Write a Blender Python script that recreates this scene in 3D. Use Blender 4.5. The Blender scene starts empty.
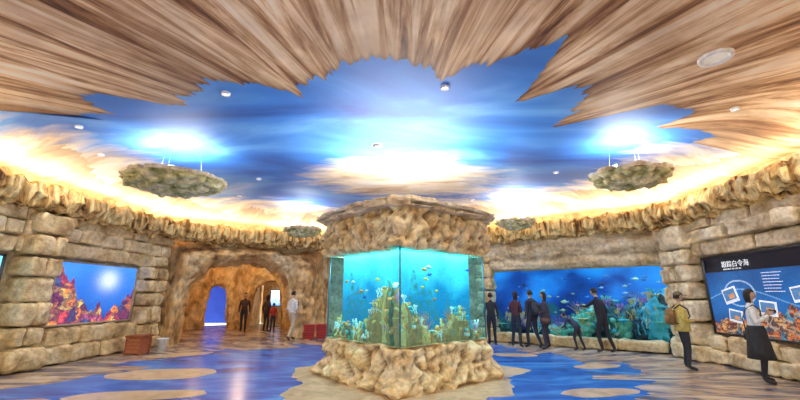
import bpy, bmesh, math, random
from mathutils import Vector, noise, Matrix
random.seed(7)
R=random.random
scene=bpy.context.scene
COL=scene.collection
try:
    scene.view_settings.view_transform='Standard'
    scene.view_settings.look='None'
except Exception: pass

# ------------------------------------------------------------ materials
def base_mat(name):
    m=bpy.data.materials.new(name); m.use_nodes=True
    nt=m.node_tree; b=nt.nodes['Principled BSDF']
    return m,nt,b
def c4(c): return (c[0],c[1],c[2],1)
_mc={}
def plain(name,col,rough=.6,metal=0,emit=0,bump=0):
    key=(name,tuple(col),rough,emit)
    if key in _mc: return _mc[key]
    m,nt,b=base_mat(name)
    n=nt.nodes.new('ShaderNodeTexNoise'); n.inputs['Scale'].default_value=14; n.inputs['Detail'].default_value=3
    g=nt.nodes.new('ShaderNodeNewGeometry'); nt.links.new(g.outputs['Position'],n.inputs['Vector'])
    r=nt.nodes.new('ShaderNodeValToRGB')
    r.color_ramp.elements[0].color=c4([x*.8 for x in col]); r.color_ramp.elements[1].color=c4([min(1,x*1.15) for x in col])
    r.color_ramp.elements[0].position=.3; r.color_ramp.elements[1].position=.7
    nt.links.new(n.outputs['Fac'],r.inputs['Fac']); nt.links.new(r.outputs['Color'],b.inputs['Base Color'])
    b.inputs['Roughness'].default_value=rough; b.inputs['Metallic'].default_value=metal
    if emit:
        b.inputs['Emission Color'].default_value=c4(col); b.inputs['Emission Strength'].default_value=emit
    _mc[key]=m
    return m
def ramp(nt,src,stops):
    r=nt.nodes.new('ShaderNodeValToRGB'); e=r.color_ramp.elements
    while len(e)<len(stops): e.new(.5)
    for i,(p,c) in enumerate(stops):
        e[i].position=p; e[i].color=c4(c)
    nt.links.new(src,r.inputs['Fac']); return r.outputs['Color']
def mixc(nt,a,b,fac,mode='MIX'):
    m=nt.nodes.new('ShaderNodeMix'); m.data_type='RGBA'; m.blend_type=mode
    for s,k in ((a,6),(b,7)):
        if isinstance(s,(tuple,list)): m.inputs[k].default_value=c4(s)
        else: nt.links.new(s,m.inputs[k])
    if isinstance(fac,(int,float)): m.inputs[0].default_value=fac
    else: nt.links.new(fac,m.inputs[0])
    return m.outputs[2]
def mathn(nt,op,a,b,clamp=False):
    m=nt.nodes.new('ShaderNodeMath'); m.operation=op; m.use_clamp=clamp
    for s,k in ((a,0),(b,1)):
        if isinstance(s,(int,float)): m.inputs[k].default_value=s
        else: nt.links.new(s,m.inputs[k])
    return m.outputs[0]
def noise_n(nt,vec,scale,detail=5,dist=0,rough=.55):
    n=nt.nodes.new('ShaderNodeTexNoise'); n.inputs['Scale'].default_value=scale
    n.inputs['Detail'].default_value=detail; n.inputs['Distortion'].default_value=dist
    n.inputs['Roughness'].default_value=rough
    nt.links.new(vec,n.inputs['Vector']); return n.outputs['Fac']
def mapping(nt,vec,scale):
    m=nt.nodes.new('ShaderNodeMapping'); m.inputs['Scale'].default_value=scale
    nt.links.new(vec,m.inputs['Vector']); return m.outputs['Vector']
def rock_mat(name,stops,scale=1.6,stretch=(1,1,1),bump=.7,rough=.8,fine=9):
    m,nt,b=base_mat(name)
    g=nt.nodes.new('ShaderNodeNewGeometry')
    v=mapping(nt,g.outputs['Position'],stretch)
    n1=noise_n(nt,v,scale,8,.6,.62)
    col=ramp(nt,n1,stops)
    n2=noise_n(nt,v,fine,6,0,.6)
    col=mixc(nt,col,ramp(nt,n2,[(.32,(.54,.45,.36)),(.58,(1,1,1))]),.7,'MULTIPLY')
    col=mixc(nt,col,ramp(nt,g.outputs['Pointiness'],[(.43,(.25,.17,.11)),(.495,(.92,.89,.85)),(.56,(1.25,1.2,1.12))]),.8,'MULTIPLY')  # crevice shade and ridge brightening put into the colour via pointiness
    nt.links.new(col,b.inputs['Base Color'])
    b.inputs['Roughness'].default_value=rough
    bp=nt.nodes.new('ShaderNodeBump'); bp.inputs['Strength'].default_value=bump; bp.inputs['Distance'].default_value=.06
    nt.links.new(n2,bp.inputs['Height']); nt.links.new(bp.outputs['Normal'],b.inputs['Normal'])
    return m
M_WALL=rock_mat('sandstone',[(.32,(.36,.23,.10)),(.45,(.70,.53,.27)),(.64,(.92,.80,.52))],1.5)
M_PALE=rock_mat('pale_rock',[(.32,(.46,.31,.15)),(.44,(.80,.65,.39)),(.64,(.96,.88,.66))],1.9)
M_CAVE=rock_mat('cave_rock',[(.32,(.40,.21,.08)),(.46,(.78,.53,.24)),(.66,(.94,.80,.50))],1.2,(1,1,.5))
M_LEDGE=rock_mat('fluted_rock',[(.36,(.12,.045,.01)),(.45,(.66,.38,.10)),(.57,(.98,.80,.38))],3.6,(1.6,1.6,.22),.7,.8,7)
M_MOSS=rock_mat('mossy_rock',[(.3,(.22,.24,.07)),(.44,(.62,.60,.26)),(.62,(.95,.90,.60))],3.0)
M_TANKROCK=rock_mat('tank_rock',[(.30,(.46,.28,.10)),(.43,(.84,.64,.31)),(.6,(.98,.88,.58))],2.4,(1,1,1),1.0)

# ------------------------------------------------------------ mesh helpers
def mk(name,verts,faces,mats,parent=None,smooth=True,mis=None):
    me=bpy.data.meshes.new(name); me.from_pydata([tuple(v) for v in verts],[],faces); me.update()
    for m in (mats if isinstance(mats,(list,tuple)) else [mats]): me.materials.append(m)
    if mis: me.polygons.foreach_set('material_index',mis)
    if smooth: me.polygons.foreach_set('use_smooth',[True]*len(me.polygons))
    o=bpy.data.objects.new(name,me); COL.objects.link(o)
    if parent: o.parent=parent
    return o
def bm_obj(name,bm,mats,parent=None,smooth=True):
    me=bpy.data.meshes.new(name); bm.to_mesh(me); bm.free()
    for m in (mats if isinstance(mats,(list,tuple)) else [mats]): me.materials.append(m)
    if smooth: me.polygons.foreach_set('use_smooth',[True]*len(me.polygons))
    o=bpy.data.objects.new(name,me); COL.objects.link(o)
    if parent: o.parent=parent
    return o
def empty(name,parent=None):
    o=bpy.data.objects.new(name,None); o.empty_display_size=.2; COL.objects.link(o)
    if parent: o.parent=parent
    return o
def rk(p,f):
    d=noise.voronoi(p*f)[0]
    c=min(1,(d[1]-d[0])*1.8)
    return c*.7+noise.fractal(p*f*1.9,1.0,2.0,4)*.5-.45
def soft_rk(p,f):
    return noise.fractal(Vector((p.x*f*.7,p.y*f*.7,p.z*f*2.2)),1,2,5)*.9
def flute(p,f):
    q=Vector((p.x*f,p.y*f,p.z*f*.12))
    d=noise.voronoi(q)[0]
    return min(1,(d[1]-d[0])*1.6)*.8+noise.fractal(Vector((p.x,p.y,p.z*.6))*3,1,2,4)*.6-.45
def resample(pts,step,closed=False):
    P=[Vector(p) for p in pts]
    if closed: P.append(P[0])
    out=[]
    for a,b in zip(P[:-1],P[1:]):
        n=max(1,int(round((b-a).length/step)))
        for i in range(n): out.append(a.lerp(b,i/n))
    if not closed: out.append(P[-1])
    return out
def sweep(name,path,prof,mat,closed=False,step=.12,pstep=.1,disp=.06,f=1.2,fn=rk,parent=None,zdisp=.5,prof_closed=False):
    P=resample([Vector((a[0],a[1],0)) for a in path],step,closed)
    Q=resample([Vector((a[0],a[1],0)) for a in prof],pstep,prof_closed)
    n=len(P); m=len(Q); V=[];F=[]
    for i in range(n):
        if closed: a=P[(i-1)%n]; b=P[(i+1)%n]
        else: a=P[max(0,i-1)]; b=P[min(n-1,i+1)]
        d=(b-a).normalized(); nr=Vector((d.y,-d.x,0))
        for q in Q:
            w=P[i]+nr*q.x+Vector((0,0,q.y))
            k=fn(w,f)*disp
            w2=w+nr*k
            w2.z+=noise.noise(w*f*1.3+Vector((9,3,1)))*disp*zdisp
            if q.y<=0.001: w2.z=0
            V.append(w2)
    for i in range(n if closed else n-1):
        for j in range(m if prof_closed else m-1):
            i2=(i+1)%n; j2=(j+1)%m
            F.append((i*m+j,i2*m+j,i2*m+j2,i*m+j2))
    return mk(name,V,F,mat,parent)
def block(bm,c,size,rz=0,disp=.04,f=1.6,n=7,rnd=.12,mi=0):
    """rough hewn stone block added to bm"""
    t=bmesh.new(); bmesh.ops.create_cube(t,size=1)
    bmesh.ops.subdivide_edges(t,edges=t.edges[:],cuts=n,use_grid_fill=True)
    rot=Matrix.Rotation(rz,3,'Z'); C=Vector(c); S=Vector(size); r=min(size)*rnd*2
    for v in t.verts:
        p=Vector((v.co.x*S.x,v.co.y*S.y,v.co.z*S.z))
        inner=Vector([max(-(S[k]/2-r),min(S[k]/2-r,p[k])) for k in range(3)])
        dd=p-inner
        if dd.length>1e-6: p=inner+dd.normalized()*min(dd.length,r)
        w=C+rot@p
        nn=(rot@(dd if dd.length>1e-6 else p)).normalized()
        v.co=w+nn*(rk(w,f)*disp*1.3+noise.fractal(w*5,1,2,3)*.018)
    me=bpy.data.meshes.new('t'); t.to_mesh(me); t.free()
    k=len(bm.faces); bm.from_mesh(me); bpy.data.meshes.remove(me)
    bm.faces.ensure_lookup_table()
    for fc in bm.faces[k:]: fc.material_index=mi
def lump(bm,c,size,sub=3,disp=.12,f=1.5,mi=0):
    t=bmesh.new(); bmesh.ops.create_icosphere(t,subdivisions=sub,radius=1)
    C=Vector(c)
    for v in t.verts:
        nn=v.co.copy()
        w=C+Vector((nn.x*size[0],nn.y*size[1],nn.z*size[2]))
        v.co=w+nn*rk(w,f)*disp*2
    me=bpy.data.meshes.new('t'); t.to_mesh(me); t.free()
    k=len(bm.faces); bm.from_mesh(me); bpy.data.meshes.remove(me)
    bm.faces.ensure_lookup_table()
    for fc in bm.faces[k:]: fc.material_index=mi
def tube(bm,p0,p1,r0,r1,n=6,mi=0,cap=True):
    p0=Vector(p0);p1=Vector(p1); d=(p1-p0)
    if d.length<1e-6: return
    q=d.to_track_quat('Z','Y').to_matrix()
    A=[];B=[]
    for i in range(n):
        a=2*math.pi*i/n; o=q@Vector((math.cos(a),math.sin(a),0))
        A.append(bm.verts.new(p0+o*r0)); B.append(bm.verts.new(p1+o*r1))
    for i in range(n):
        f=bm.faces.new((A[i],A[(i+1)%n],B[(i+1)%n],B[i])); f.material_index=mi
    if cap:
        f=bm.faces.new(B); f.material_index=mi
        f=bm.faces.new(A[::-1]); f.material_index=mi
def sph(bm,c,s,mi=0,u=12,v=8,rot=None):
    t=bmesh.new(); bmesh.ops.create_uvsphere(t,u_segments=u,v_segments=v,radius=1)
    for x in t.verts:
        p=Vector((x.co.x*s[0],x.co.y*s[1],x.co.z*s[2]))
        if rot: p=rot@p
        x.co=p+Vector(c)
    me=bpy.data.meshes.new('t'); t.to_mesh(me); t.free()
    k=len(bm.faces); bm.from_mesh(me); bpy.data.meshes.remove(me)
    bm.faces.ensure_lookup_table()
    for fc in bm.faces[k:]: fc.material_index=mi
def boxm(bm,M,size,mi=0,bev=0):
    t=bmesh.new(); bmesh.ops.create_cube(t,size=1)
    for v in t.verts: v.co=Vector((v.co.x*size[0],v.co.y*size[1],v.co.z*size[2]))
    if bev: bmesh.ops.bevel(t,geom=t.edges[:],offset=bev,segments=2,affect='EDGES')
    for v in t.verts: v.co=M@v.co
    me=bpy.data.meshes.new('t'); t.to_mesh(me); t.free()
    k=len(bm.faces); bm.from_mesh(me); bpy.data.meshes.remove(me)
    bm.faces.ensure_lookup_table()
    for fc in bm.faces[k:]: fc.material_index=mi
def area(name,loc,rot,sx,sy,power,col,parent=None,spread=None):
    l=bpy.data.lights.new(name,'AREA'); l.shape='RECTANGLE'; l.size=sx; l.size_y=sy; l.energy=power; l.color=col
    if spread: l.spread=spread
    o=bpy.data.objects.new(name,l); COL.objects.link(o); o.location=loc; o.rotation_euler=rot
    if parent: o.parent=parent
    return o
def point(name,loc,power,col,rad=.1):
    l=bpy.data.lights.new(name,'POINT'); l.energy=power; l.color=col; l.shadow_soft_size=rad
    o=bpy.data.objects.new(name,l); COL.objects.link(o); o.location=loc; return o

# ------------------------------------------------------------ plan
OUT=[(-9.0,-2.5),(-8.7,8.4),(-8.4,13.4),(-3.2,17.0),(.2,17.1),(3.3,14.9),(8.1,11.3),(7.85,7.0),(8.0,-2.5)]
CX,CY=0.0,10.0
TX,TY=.12,8.65
def edge_r(th):
    dx,dy=math.cos(th),math.sin(th); best=99
    n=len(OUT)
    for i in range(n):
        x1,y1=OUT[i]; x2,y2=OUT[(i+1)%n]
        ex,ey=x2-x1,y2-y1
        den=dx*ey-dy*ex
        if abs(den)<1e-9: continue
        t=((x1-CX)*ey-(y1-CY)*ex)/den
        s=((x1-CX)*dy-(y1-CY)*dx)/den
        if t>0 and -1e-6<=s<=1+1e-6: best=min(best,t)
    return best+.03
def cz_r(r,er): return 5.0-.62*math.exp(-((er-r)/1.1)**2)
def cz(x,y):
    th=math.atan2(y-CY,x-CX); return cz_r(math.hypot(x-CX,y-CY),edge_r(th))

# ------------------------------------------------------------ ceiling (mural)
RIM=[(-152.6,7.1),(-149,6.4),(-144.2,6.9),(-142,6.45),(-137.7,5.25),(-133,5.5),(-129,5.2),(-125.2,5.45),(-119,4.9),(-113.7,4.36),(-108,4.8),(-105,4.55),(-102.5,4.85),(-96,5.05),(-89.2,5.05),(-84,4.75),(-81.5,4.45),(-77,4.95),(-73.3,5.1),(-67.8,5.85),(-61.2,4.25),(-53.8,5.35),(-47,4.75),(-40.2,4.1),(-37.6,6.0),(-31.6,6.5),(-27,5.9),(-21.4,7.0)]
def norm_deg(th):
    d=math.degrees(th)
    while d>180: d-=360
    while d<-180: d+=360
    return d
def rimR(th,er):
    d=norm_deg(th)
    jag=noise.noise(Vector((th*22,1.3,0)))*.2+abs(noise.noise(Vector((th*55,4.3,0))))*.3
    if RIM[0][0]<=d<=RIM[-1][0]:
        for a,b in zip(RIM[:-1],RIM[1:]):
            if a[0]<=d<=b[0]:
                t=(d-a[0])/(b[0]-a[0]); return min(er-.2,a[1]*(1-t)+b[1]*t+jag)
    saw=((d*0.055)%1.0)
    return er-.6-.9*saw+jag
NT=1300; NI=16; NO=22
V=[(CX,CY,5.0)];F=[];MI=[];POL=[(0,0,0)];CL=[.7];RD=[0.0]
for i in range(NT):
    th=-math.pi+2*math.pi*i/NT
    er=edge_r(th); rr=rimR(th,er)
    d=norm_deg(th)
    soft=0.0
    if d<-150: soft=min(1,(-150-d)/12)
    elif d>-28: soft=min(1,(d+28)/16)
    rs=[rr*j/NI for j in range(1,NI+1)]+[rr+(er-rr)*j/NO for j in range(1,NO+1)]
    for r in rs:
        x=CX+r*math.cos(th); y=CY+r*math.sin(th)
        V.append((x,y,cz_r(r,er))); POL.append((th,r,soft))
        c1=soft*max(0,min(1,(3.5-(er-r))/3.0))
        dd=math.hypot((x-TX)*.72,(y-(TY+2.5))*.95); halo=max(0,min(1,1-(dd-.9)/2.0))*.98  # cream halo painted in around the tank, imitating uplight glow on the ceiling
        CL.append(max(c1,halo)); RD.append(max(0,min(1,(r-rr)/2.2)))
K=NI+NO
for i in range(NT):
    a=1+i*K; b=1+((i+1)%NT)*K
    F.append((0,b,a)); MI.append(0)
    for j in range(K-1):
        F.append((a+j,b+j,b+j+1,a+j+1)); MI.append(0 if j<NI-1 else 1)
def polar_attrs(o,POL):
    a=o.data.attributes.new('pol','FLOAT_VECTOR','POINT')
    flat=[]
    for (th,r,s) in POL: flat+= [th*14.0,r,s]
    a.data.foreach_set('vector',flat)
def fattr(o,name,vals):
    a=o.data.attributes.new(name,'FLOAT','POINT'); a.data.foreach_set('value',vals)
def attr(nt,name):
    a=nt.nodes.new('ShaderNodeAttribute'); a.attribute_name=name; return a
M_SKY,nt,b=base_mat('painted_sky')
g=nt.nodes.new('ShaderNodeNewGeometry')
v=mapping(nt,g.outputs['Position'],(.16,.42,1))
n1=noise_n(nt,v,1.5,5,1.0,.5)
col=ramp(nt,n1,[(.28,(.012,.09,.40)),(.50,(.035,.21,.66)),(.66,(.13,.38,.80)),(.84,(.50,.68,.90))])
n2=noise_n(nt,mapping(nt,g.outputs['Position'],(.3,.9,1)),1.6,6,1.0,.6)
cl=mathn(nt,'ADD',attr(nt,'cloud_halo').outputs['Fac'],mathn(nt,'MULTIPLY',mathn(nt,'SUBTRACT',n2,.5),1.3))
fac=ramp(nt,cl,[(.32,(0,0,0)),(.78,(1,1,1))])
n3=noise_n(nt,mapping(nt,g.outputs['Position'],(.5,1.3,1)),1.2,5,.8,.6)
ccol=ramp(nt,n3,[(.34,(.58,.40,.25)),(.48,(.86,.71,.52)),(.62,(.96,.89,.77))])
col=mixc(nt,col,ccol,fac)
nt.links.new(col,b.inputs['Base Color']); b.inputs['Roughness'].default_value=.6
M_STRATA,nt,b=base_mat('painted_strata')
at=attr(nt,'pol')
v=mapping(nt,at.outputs['Vector'],(.9,.16,0))
n1=noise_n(nt,v,2.0,8,.7,.68)
col=ramp(nt,n1,[(.33,(.09,.032,.012)),(.41,(.33,.16,.07)),(.48,(.64,.43,.24)),(.55,(.88,.73,.52)),(.67,(.98,.94,.84))])
v2=mapping(nt,at.outputs['Vector'],(.14,.35,0))
n2=noise_n(nt,v2,1.8,4,.4)
col=mixc(nt,col,ramp(nt,n2,[(.36,(.58,.45,.34)),(.60,(1.1,1.08,1.05))]),.8,'MULTIPLY')
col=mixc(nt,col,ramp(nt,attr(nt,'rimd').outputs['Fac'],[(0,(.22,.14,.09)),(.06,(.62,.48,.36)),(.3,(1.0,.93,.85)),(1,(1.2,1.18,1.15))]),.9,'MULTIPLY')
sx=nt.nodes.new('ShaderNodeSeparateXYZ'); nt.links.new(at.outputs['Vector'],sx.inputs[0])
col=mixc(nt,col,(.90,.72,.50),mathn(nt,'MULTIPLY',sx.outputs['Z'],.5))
nt.links.new(col,b.inputs['Base Color']); b.inputs['Roughness'].default_value=.6
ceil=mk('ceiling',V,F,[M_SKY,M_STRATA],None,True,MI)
polar_attrs(ceil,POL); fattr(ceil,'cloud_halo',CL); fattr(ceil,'rimd',RD)

# ------------------------------------------------------------ floor (mural)
def floorR(th):
    d=math.degrees(th)
    base=5.6-1.0*math.cos(th)+.3*math.sin(th*2)
    saw=((d*.045+.3)%1.0); saw2=((d*.021)%1.0)
    return base+1.1*saw-.9*saw2+noise.noise(Vector((th*6,7,0)))*.7+noise.noise(Vector((th*26,9,0)))*.15
def sandR(th):
    return 2.38+noise.noise(Vector((math.cos(th)*2,math.sin(th)*2,2)))*.9+.15*noise.noise(Vector((math.cos(th)*9,math.sin(th)*9,2)))
NT=900
V=[(TX,TY,0)];F=[];MI=[];POL=[(0,0,0)]
for i in range(NT):
    th=-math.pi+2*math.pi*i/NT
    a=sandR(th); b_=floorR(th); c=17.5
    rs=[a*j/4 for j in range(1,5)]+[a+(b_-a)*j/10 for j in range(1,11)]+[b_+(c-b_)*(j/22)**1.5 for j in range(1,23)]
    for r in rs: V.append((TX+r*math.cos(th),TY+r*math.sin(th),0)); POL.append((th,r,0))
K=36
for i in range(NT):
    a=1+i*K; b_=1+((i+1)%NT)*K
    F.append((0,a,b_)); MI.append(0)
    for j in range(K-1):
        F.append((a+j,a+j+1,b_+j+1,b_+j)); MI.append(0 if j<3 else (1 if j<13 else 2))
M_SAND,nt,b=base_mat('floor_sand')
g=nt.nodes.new('ShaderNodeNewGeometry')
n1=noise_n(nt,g.outputs['Position'],3,5,1)
nt.links.new(ramp(nt,n1,[(.35,(.44,.31,.17)),(.65,(.74,.56,.37))]),b.inputs['Base Color']); b.inputs['Roughness'].default_value=.3
M_BLUE,nt,b=base_mat('floor_blue')
g=nt.nodes.new('ShaderNodeNewGeometry')
v=mapping(nt,g.outputs['Position'],(.5,1.2,1))
n1=noise_n(nt,v,1.2,7,1.5)
nt.links.new(ramp(nt,n1,[(.32,(.006,.06,.34)),(.50,(.015,.15,.62)),(.70,(.09,.36,.85))]),b.inputs['Base Color']); b.inputs['Roughness'].default_value=.26
M_FST,nt,b=base_mat('floor_strata')
at=attr(nt,'pol')
v=mapping(nt,at.outputs['Vector'],(.55,.35,0))
n1=noise_n(nt,v,2.2,6,1.0,.6)
nt.links.new(ramp(nt,n1,[(.34,(.08,.06,.06)),(.42,(.12,.14,.24)),(.48,(.36,.25,.17)),(.56,(.55,.42,.30)),(.68,(.68,.60,.50))]),b.inputs['Base Color']); b.inputs['Roughness'].default_value=.27
floor=mk('floor',V,F,[M_SAND,M_BLUE,M_FST],None,False,MI)
polar_attrs(floor,POL)
def inlay(x,y,a,b_,rot,seed):
    N=60; vv=[]
    for i in range(N):
        t=2*math.pi*i/N; k=1+.22*noise.noise(Vector((math.cos(t)*1.6,math.sin(t)*1.6,seed)))
        px=a*k*math.cos(t); py=b_*k*math.sin(t)
        vv.append((x+px*math.cos(rot)-py*math.sin(rot),y+px*math.sin(rot)+py*math.cos(rot),.004))
    mk('floor_inlay',vv,[tuple(range(N))],M_SAND,floor,False)
inlay(-5.0,8.7,1.1,.62,.1,1); inlay(-6.2,11.4,.9,.35,.6,3); inlay(4.6,9.6,.6,.3,.3,4); inlay(3.2,11.4,.7,.3,-.2,6); inlay(-4.4,6.9,1.2,.35,.15,8); inlay(3.4,7.1,.7,.3,.2,9)

# ------------------------------------------------------------ walls
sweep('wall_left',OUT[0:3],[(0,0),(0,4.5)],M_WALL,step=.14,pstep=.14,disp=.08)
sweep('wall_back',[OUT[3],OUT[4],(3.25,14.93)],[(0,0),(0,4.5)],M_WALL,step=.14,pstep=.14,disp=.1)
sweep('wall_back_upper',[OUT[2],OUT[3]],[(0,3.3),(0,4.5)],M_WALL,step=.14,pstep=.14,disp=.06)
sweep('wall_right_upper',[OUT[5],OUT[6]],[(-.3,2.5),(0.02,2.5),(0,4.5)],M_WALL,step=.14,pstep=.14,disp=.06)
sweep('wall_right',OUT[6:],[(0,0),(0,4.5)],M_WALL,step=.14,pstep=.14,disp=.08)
def chaikin(P,k=2):
    for _ in range(k):
        Q=[P[0]]
        for a,b in zip(P[:-1],P[1:]):
            Q.append((a[0]*.75+b[0]*.25,a[1]*.75+b[1]*.25)); Q.append((a[0]*.25+b[0]*.75,a[1]*.25+b[1]*.75))
        Q.append(P[-1]); P=Q
    return P
LP=chaikin(OUT,2)
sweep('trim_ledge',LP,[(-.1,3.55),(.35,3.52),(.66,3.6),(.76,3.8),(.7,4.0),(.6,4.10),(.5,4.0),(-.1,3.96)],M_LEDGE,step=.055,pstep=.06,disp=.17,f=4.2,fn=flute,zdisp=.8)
def course(bm,a,b,z0,z1,out,thick,L=.8,disp=.035,gap=.015):
    a=Vector((a[0],a[1],0)); b=Vector((b[0],b[1],0)); d=(b-a); T=d.length; d.normalize(); nr=Vector((d.y,-d.x,0))
    rz=math.atan2(d.y,d.x); u=0
    while u<T-.05:
        l=min(L*(.6+.9*R()),T-u)
        if T-u-l<.25: l=T-u
        c=a+d*(u+l/2)+nr*(out-thick/2+(R()-.5)*.10)
        dz=(R()-.5)*.05 if z0>.01 else 0
        block(bm,(c.x,c.y,(z0+z1)/2+dz/2),(l-gap,thick,z1-z0-gap+dz),rz+(R()-.5)*.04,disp,rnd=.12)
        u+=l
def trim(name,segs,courses,mat=M_WALL,L=1.3,disp=.05):
    bm=bmesh.new()
    for a,b in segs:
        for (z0,z1,out,th) in courses: course(bm,a,b,z0,z1,out,th,L,disp,.01)
    return bm_obj(name,bm,mat)
LW0=(-8.86,3.0)
trim('trim_base_left',[(LW0,OUT[1]),(OUT[1],OUT[2])],[(0.0,.45,.42,.5),(.4,.85,.32,.4)],L=.95)
trim('trim_lintel_left',[(LW0,OUT[1]),(OUT[1],OUT[2])],[(2.52,2.95,.30,.4),(2.9,3.3,.42,.5),(3.25,3.6,.32,.4)],L=1.0)
trim('trim_base_window',[(OUT[5],OUT[6])],[(0.0,.34,.28,.5)],L=1.2)
sweep('trim_lintel_window',[OUT[5],OUT[6]],[(-.1,2.5),(.16,2.53),(.24,2.7),(.20,2.9),(.34,3.1),(.36,3.3),(.28,3.55)],M_PALE,step=.07,pstep=.06,disp=.14,f=1.3,fn=soft_rk)
trim('trim_base_right',[((8.08,11.0),OUT[7]),(OUT[7],(7.9,3.0))],[(0,.34,.38,.5),(.30,.66,.3,.4)],M_PALE,L=1.0)
trim('trim_lintel_right',[((8.08,11.0),OUT[7]),(OUT[7],(7.9,3.0))],[(2.58,2.98,.26,.4),(2.94,3.3,.38,.5),(3.25,3.6,.3,.4)],M_PALE,L=1.1)
def pillar(x,y,w,d,rz,h=3.5,mat=M_WALL):
    bm=bmesh.new(); z=0
    while z<h-.05:
        hh=min(.34+.24*R(),h-z)
        if h-z-hh<.2: hh=h-z
        k=1+(R()-.5)*.18
        if z==0: k=1.15
        if z+hh>=h-.01: k=1.18
        if R()<.4:
            q=.35+.3*R()
            o1=-(w/2)*(1-q)*k; o2=(w/2)*q*k
            c,s=math.cos(rz),math.sin(rz)
            block(bm,(x+c*o1,y+s*o1,z+hh/2),(w*q*k-.01,d*k,hh-.01),rz,.05,rnd=.12)
            block(bm,(x+c*o2,y+s*o2,z+hh/2),(w*(1-q)*k-.01,d*k,hh-.01),rz,.05,rnd=.12)
        else: block(bm,(x,y,z+hh/2),(w*k,d*k,hh-.01),rz+(R()-.5)*.06,.05,n=9,rnd=.12)
        z+=hh
    return bm_obj('stone_pillar',bm,mat)
def on(a,b,u,out=0,z=0):
    a=Vector((a[0],a[1],0)); b=Vector((b[0],b[1],0)); d=(b-a).normalized(); nr=Vector((d.y,-d.x,0))
    p=a+d*u+nr*out; return Vector((p.x,p.y,z)), d, nr
def pill_on(a,b,u,w,d,out,mat=M_WALL,h=3.5):
    p,dd,nr=on(a,b,u,out); pillar(p.x,p.y,w,d,math.atan2(dd.y,dd.x),h,mat)
pill_on(OUT[1],OUT[2],.5,.75,.75,.2)
pill_on(OUT[1],OUT[2],4.35,.85,.7,.2)
pill_on(OUT[0],OUT[1],8.0,.8,.7,.2)
pill_on(OUT[5],OUT[6],.05,.6,.6,.1)
pill_on(OUT[5],OUT[6],5.9,.55,.6,.2,M_PALE)
pill_on(OUT[6],OUT[7],.75,.95,.7,.25,M_PALE)
pill_on(OUT[6],OUT[7],6.2,.9,.7,.2,M_PALE)

# ------------------------------------------------------------ cave arches
def arch_wall(name,a,b,H,uc,hw,h,depth,dvec,mat,bulge=.35,disp=.13,NN=90,MM=18,DD=14,f=.9,flare=.0):
    a=Vector((a[0],a[1],0)); b=Vector((b[0],b[1],0)); d=(b-a); W=d.length; d.normalize(); nr=Vector((d.y,-d.x,0))
    dv=Vector((dvec[0],dvec[1],0)).normalized()
    V=[];F=[]
    for i in range(NN+1):
        t=math.pi*i/NN
        cu=-math.copysign(abs(math.cos(t))**.65,math.cos(t))*hw; czz=abs(math.sin(t))**.8*h
        if i in(0,NN): czz=0
        wob=1+.05*noise.noise(Vector((t*2.5,uc,3)))
        inn=Vector((uc+cu*wob,czz*wob))
        dx,dz=-math.cos(t),math.sin(t)
        k=1e9
        if dx>1e-6: k=min(k,(W-uc)/dx)
        if dx<-1e-6: k=min(k,-uc/dx)
        if dz>1e-6: k=min(k,H/dz)
        outp=Vector((uc+dx*k,max(0,dz*k)))
        for j in range(MM):
            s=j/(MM-1); q=outp.lerp(inn,s)
            bl=bulge*math.exp(-((1-s-.35)/.35)**2)
            w=a+d*q.x+Vector((0,0,q.y))+nr*bl
            w+=nr*(rk(w,f)*disp*2+noise.fractal(w*2.6,1,2,4)*.10)
            V.append(w)
        for j in range(1,DD+1):
            s=j/DD
            q=Vector((uc+(inn.x-uc)*(1+flare*s),inn.y*(1+flare*.3*s)))
            w=a+d*q.x+Vector((0,0,q.y))+dv*depth*s
            rad=(d*(inn.x-uc)+Vector((0,0,inn.y*.5))).normalized()
            w+=rad*rk(w,f)*disp*2
            if inn.y<=.001: w.z=0
            V.append(w)
    m=MM+DD
    for i in range(NN):
        for j in range(m-1): F.append((i*m+j,i*m+j+1,(i+1)*m+j+1,(i+1)*m+j))
    for v in V:
        if v.z<0: v.z=0
    return mk(name,V,F,mat)
arch_wall('wall_cave_arch',OUT[2],OUT[3],3.6,2.85,2.05,2.95,1.7,(-.40,.92),M_CAVE,bulge=.65,disp=.15,NN=150,MM=30,flare=.1,f=1.2)
arch_wall('wall_inner_arch_a',(-11.8,20),(-8.2,20.2),3.7,2.45,.6,2.2,1.0,(-.45,.9),M_CAVE,bulge=.3,disp=.1)
arch_wall('wall_inner_arch_b',(-8.2,20.2),(-3.4,20.8),3.7,1.35,.85,2.4,1.0,(-.35,.93),M_CAVE,bulge=.35,disp=.1)
sweep('wall_grotto_left',[(-9.0,13.9),(-11.8,20.0)],[(0,0),(0,3.7)],M_CAVE,disp=.15,f=.9)
sweep('wall_grotto_right',[(-3.4,20.8),(-3.0,17.3)],[(0,0),(0,3.7)],M_CAVE,disp=.15,f=.9)
mk('ceiling_grotto',[(-9.3,13.6,3.6),(-2.9,17.4,3.6),(-2.9,25,3.6),(-14,25,3.6)],[(0,1,2,3)],M_CAVE,None,False)
sweep('wall_passage_end',[(-14,24.4),(-8.6,24.4)],[(0,0),(0,3.6)],plain('blue_wall',(.02,.08,.6),.7),disp=.05)
sweep('wall_passage_side',[(-8.5,24.4),(-8.5,21.0)],[(0,0),(0,3.6)],M_CAVE,disp=.1)
sweep('wall_gallery_end',[(-8.4,24.0),(-2.9,24.0)],[(0,0),(0,3.6)],M_CAVE,disp=.1)
point('passage_lamp',(-10.6,22.6,2.6),45,(.03,.14,1.0))
point('gallery_lamp',(-6.0,22.6,2.9),14,(1,.55,.2))
point('grotto_lamp',(-7.0,17.9,3.0),80,(1,.68,.36))
point('grotto_lamp',(-9.3,18.6,2.9),22,(1,.6,.3))

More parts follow.
